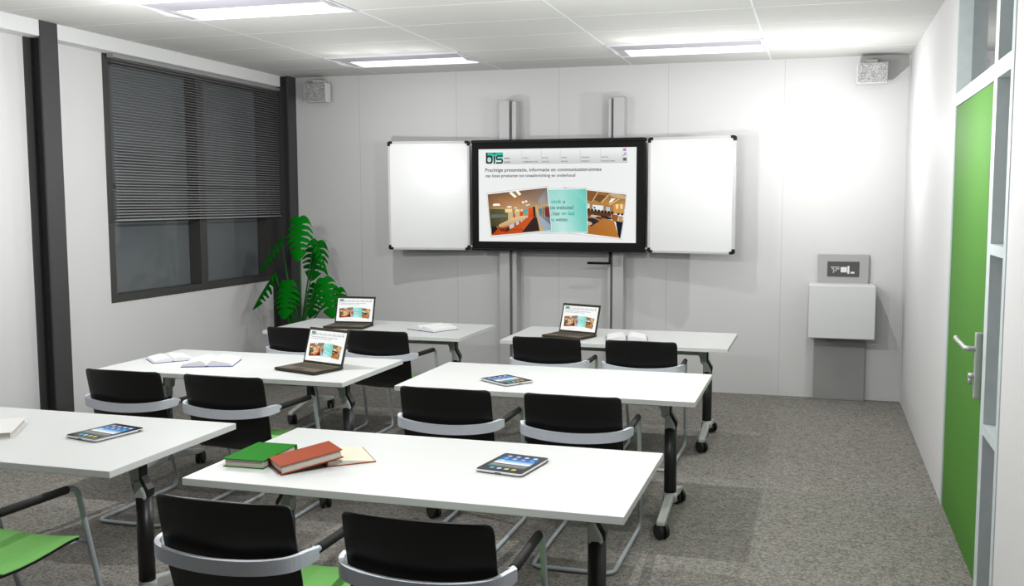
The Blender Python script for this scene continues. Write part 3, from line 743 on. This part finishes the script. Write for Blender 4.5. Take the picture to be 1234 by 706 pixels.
# ------------------------------------------------------------------ books
def closed_book(name, W, L, T, cover, pages, label, loc, rot, spine='back', group=None):
    """origin in one lower corner; W along x (may be negative), L along y"""
    t = thing(name, label, 'book', loc, 0, group); t.rotation_mode = 'XYZ'; t.rotation_euler = rot
    xa, xb = (0, W) if W > 0 else (W, 0); c = .0028
    q = MB(); q.box((xa, 0, 0), (xb, L, c)); q.box((xa, 0, T-c), (xb, L, T))
    n = 8
    if spine == 'back':
        arc = [(L+.006*math.sin(PI*k/n)*1.0, T/2-T/2*math.cos(PI*k/n)) for k in range(n+1)]
        q.prism(arc+[(L-.004, T), (L-.004, 0)], 'x', xa, xb)
    else:
        e = xa if spine == 'left' else xb; sg = -1 if spine == 'left' else 1
        arc = [(e+sg*.006*math.sin(PI*k/n), T/2-T/2*math.cos(PI*k/n)) for k in range(n+1)]
        q.prism(arc+[(e-sg*.004, T), (e-sg*.004, 0)], 'y', 0, L)
    q.build('cover', cover, t)
    i = .006
    q = MB(); q.box((xa+(i if spine != 'left' else .003), i, c), (xb-(i if spine != 'right' else .003), L-(i if spine != 'back' else .003), T-c)); q.build('pages', pages, t)
    return t
def eul(rz, rx=0, ry=0):
    m = Matrix.Rotation(rz, 3, 'Z') @ Matrix.Rotation(ry, 3, 'Y') @ Matrix.Rotation(rx, 3, 'X'); return m.to_euler()
closed_book('book', .165, .252, .032, M['bgreen'], M['pageedge'], 'closed green book lying beside the orange books', (-2.107, 3.068, .7402), eul(.026), 'back')
closed_book('book', -.152, .235, .032, M['borange'], M['pageedge'], 'closed orange book leaning on the open one, right of the green book', (-1.834, 3.018, .7425), eul(-.751, .135), 'left')
closed_book('book', -.20, .295, .026, M['bwhite'], M['pageedge'], 'closed white book cut by the left edge', (-3.205, 3.205, .7402), eul(.579), 'left')
# open book with orange cover
t = thing('open_book', 'open cream-paged book with an orange cover under the orange book', 'book', (-1.728, 3.163, .7402), .675)
q = MB(); q.box((0, 0, 0), (.182, .235, .0035), .001); q.box((-.004, 0, 0), (.002, .235, .020), .001); q.build('cover', M['borange'], t)
q = MB(); q.prism([(.003, .0035), (.003, .018), (.02, .021), (.06, .0185), (.12, .011), (.178, .0042)], 'y', .003, .232); q.build('pages', M['pagecream'], t)

nproto = thing('notebook', 'x', 'notebook', (0, 0, 0), 0, 'open notebooks')
q = MB(); q.box((-.150, -.128, 0), (.150, .128, .0035), .0008); q.prism([(-.014, .0), (-.010, .005), (0, .0065), (.010, .005), (.014, 0)], 'y', -.129, .129); q.build('cover', M['bblue'], nproto)
for s_ in (-1, 1):
    pr = [(.002, .0035), (.004, .008), (.014, .027), (.034, .038), (.06, .035), (.10, .028), (.136, .020), (.145, .0036)]
    q = MB(); q.prism([(s_*a, z) for a, z in pr], 'y', -.122, .122); q.build('pages', M['page'], nproto)
first = True
for x, y, a, k, lab in ((-3.525, 5.052, .37, 1.0, 'larger open notebook with a blue cover on the middle left table'), (-3.862, 5.105, .86, .80, 'smaller open notebook with a blue cover at the back of the middle left table'),
                        (-2.838, 6.885, -.46, 1.0, 'open notebook on the back table below the left whiteboard'), (-1.300, 6.755, .21, 1.0, 'open notebook on the back table, right of the laptop under the display')):
    o = nproto if first else copy_tree(nproto); first = False
    o.location = (x, y, .7402); o.rotation_euler = (0, 0, a); o.scale = (k, k, k); o['label'] = lab

# ------------------------------------------------------------------ potted plant
pt = thing('potted_plant', 'green potted plant with deeply cut leaves in the back left corner', 'plant', (-4.72, 8.12, 0))
O = Vector((-4.72, 8.12, 0))
q = MB(); q.lathe([(.13, 0), (.145, .02), (.185, .33), (.19, .36), (.175, .36), (.168, .32)], 32); q.build('pot', M['pot'], pt)
q = MB(); q.lathe([(.165, .30), (.165, .325), (.08, .335)], 24); q.build('soil', M['soil'], pt)
def leaf_mesh(base, tip, face, width, droop, fold, seed):
    """heart-shaped leaf with deep side cuts; base and tip in plant space, face = way the upper side looks"""
    rd = random.Random(seed); ax = (tip-base); Ln = ax.length; ax.normalize()
    nz = (face-ax*face.dot(ax)).normalized(); sx = ax.cross(nz).normalized()
    NS, NU = 66, 9; bm = bmesh.new(); 
    cuts = {}
    for sd in (-1, 1): cuts[sd] = [(.17+.135*k+rd.uniform(-.012, .012), .022+.006*rd.random()) for k in range(5)]
    def P(sd, s, u):
        wid = width*.5*max(0.0, math.sin(PI*min(1, .10+.90*s)**.62))**.75 if s < 1 else 0
        back = -.75*(1-s)**5*u*wid*(1.3-u)
        along = s*Ln*.97 + back + wid*(.05*u+.55*u**2)*(1-.6*s)
        side = wid*(u-.16*u*u)
        z = -droop*(s**2)*Ln - fold*side*u - .16*wid*u*u + droop*.15*Ln
        return base+ax*along+sx*(sd*side)+nz*z
    for sd in (-1, 1):
        g = [[bm.verts.new(P(sd, i/NS, j/NU)) for j in range(NU+1)] for i in range(NS+1)]
        for i in range(NS):
            for j in range(NU):
                s, u = (i+.5)/NS, (j+.5)/NU
                if u > .20 and any(abs(s-c+.08*(u-.2)) < w*(.25+1.75*(u-.2)) for c, w in cuts[sd]): continue
                f = bm.faces.new((g[i][j], g[i+1][j], g[i+1][j+1], g[i][j+1])); f.smooth = True
    bmesh.ops.remove_doubles(bm, verts=bm.verts, dist=.0004)
    bmesh.ops.recalc_face_normals(bm, faces=bm.faces)
    me = bpy.data.meshes.new('leaf'); bm.to_mesh(me); bm.free(); me.materials.append(M['leaf']); return me
LEAVES = [((-4.603, 8.00, 1.573), (-4.544, 7.82, 1.179), (.25, -1, .35), .30, .10, .15),
          ((-4.83, 8.05, 1.375), (-5.02, 7.92, 1.07), (-.75, -.35, .62), .27, .05, .35),
          ((-4.877, 8.00, 1.045), (-5.07, 7.88, .716), (-.85, -.15, .50), .25, .05, .35),
          ((-4.689, 7.90, .985), (-4.655, 7.74, .655), (.05, -1, .38), .30, .08, .18),
          ((-4.372, 8.00, 1.015), (-4.205, 7.85, .665), (.35, -1, .40), .28, .08, .18),
          ((-4.56, 8.25, 1.345), (-4.63, 8.22, .955), (-.55, .75, .1), .29, .05, .15),
          ((-4.520, 8.12, 1.37), (-4.405, 8.20, 1.02), (.92, .25, .30), .22, .06, .30),
          ((-4.60, 8.28, .93), (-4.66, 8.22, .60), (.1, -.9, .3), .24, .05, .15),
          ((-4.85, 8.28, .85), (-4.89, 8.22, .53), (-.3, -.9, .4), .22, .05, .15),
          ((-4.36, 8.25, .90), (-4.30, 8.22, .58), (.5, -.7, .4), .22, .05, .15)]
for k, (bs, tp, fc, wd, dr, fo) in enumerate(LEAVES):
    B, T = Vector(bs)-O, Vector(tp)-O
    me = leaf_mesh(B, T, Vector(fc).normalized(), wd, dr, fo, k); lf = link('leaf', me, pt)
    md = lf.modifiers.new('thick', 'SOLIDIFY'); md.thickness = .0015
    r0 = Vector((.035*math.cos(k*2.4), .035*math.sin(k*2.4), .32))
    c1 = r0.lerp(B, .55)+Vector((-.04*(B.x), -.04*(B.y), .06)); pth = [r0*(1-t)**2+c1*2*t*(1-t)+B*t*t for t in [i/10 for i in range(11)]]
    ax = (T-B).normalized(); pth.append(B+ax*.02)
    q = MB(); q.tube(pth, [.0105-.0005*i for i in range(12)], 8); q.build('stem', M['stem'], pt)

# ------------------------------------------------------------------ light
def lamp(name, loc, power, rad=0.0, col=(1, 1, 1)):
    l = bpy.data.lights.new(name, 'POINT'); l.energy = power; l.shadow_soft_size = rad; l.color = col
    o = bpy.data.objects.new(name, l); COL.objects.link(o); o.location = loc; return o
lamp('lamp_back_right', (-1.06, 7.45, 2.10), 12.8)
lamp('lamp_back_left', (-3.55, 7.45, 2.10), 15.5)
lamp('lamp_front_right', (-1.05, 4.92, 2.05), 46)
lamp('lamp_front_left', (-3.55, 4.92, 2.05), 55)
lamp('lamp_near_right', (-1.05, 2.45, 2.05), 58)
lamp('lamp_near_left', (-3.55, 2.45, 2.05), 26)
lamp('lamp_corner', (-0.02, 7.80, 2.22), 27)
lamp('added_fill_door', (0.10, 4.90, 2.05), 22)  # added fill without a fixture, brightens the right wall near the door
for cx, cy, p in ((-1.04, 7.42, .75), (-3.50, 7.42, .35), (-3.70, 5.08, .7)):
    for dx in (-.36, 0, .36): lamp('added_ceiling_glow', (cx+dx, cy, 2.80), p)  # added unseen points that whiten the ceiling just in front of each fixture
wd = bpy.data.worlds.new('world'); SC.world = wd; wd.use_nodes = True
bg = wd.node_tree.nodes['Background']; bg.inputs['Color'].default_value = (.93, 1.0, .95, 1); bg.inputs['Strength'].default_value = 0.05

# ------------------------------------------------------------------ camera and view
cam = bpy.data.cameras.new('camera'); co = bpy.data.objects.new('camera', cam); COL.objects.link(co)
co.location = (0, 0, 1.72); co.rotation_euler = (PI/2-.0919, 0, .2724)
cam.sensor_fit = 'HORIZONTAL'; cam.sensor_width = 36; cam.lens = 1167.7*36/1234
cam.shift_x = -.03456; cam.shift_y = -.00223; cam.clip_start = .05
SC.camera = co
SC.view_settings.view_transform = 'Standard'; SC.view_settings.look = 'None'
SC.view_settings.gamma = 1; SC.view_settings.exposure = 0; SC.view_settings.use_curve_mapping = False
SC.cycles.use_denoising = True
SC.cycles.max_bounces = 8; SC.cycles.diffuse_bounces = 1
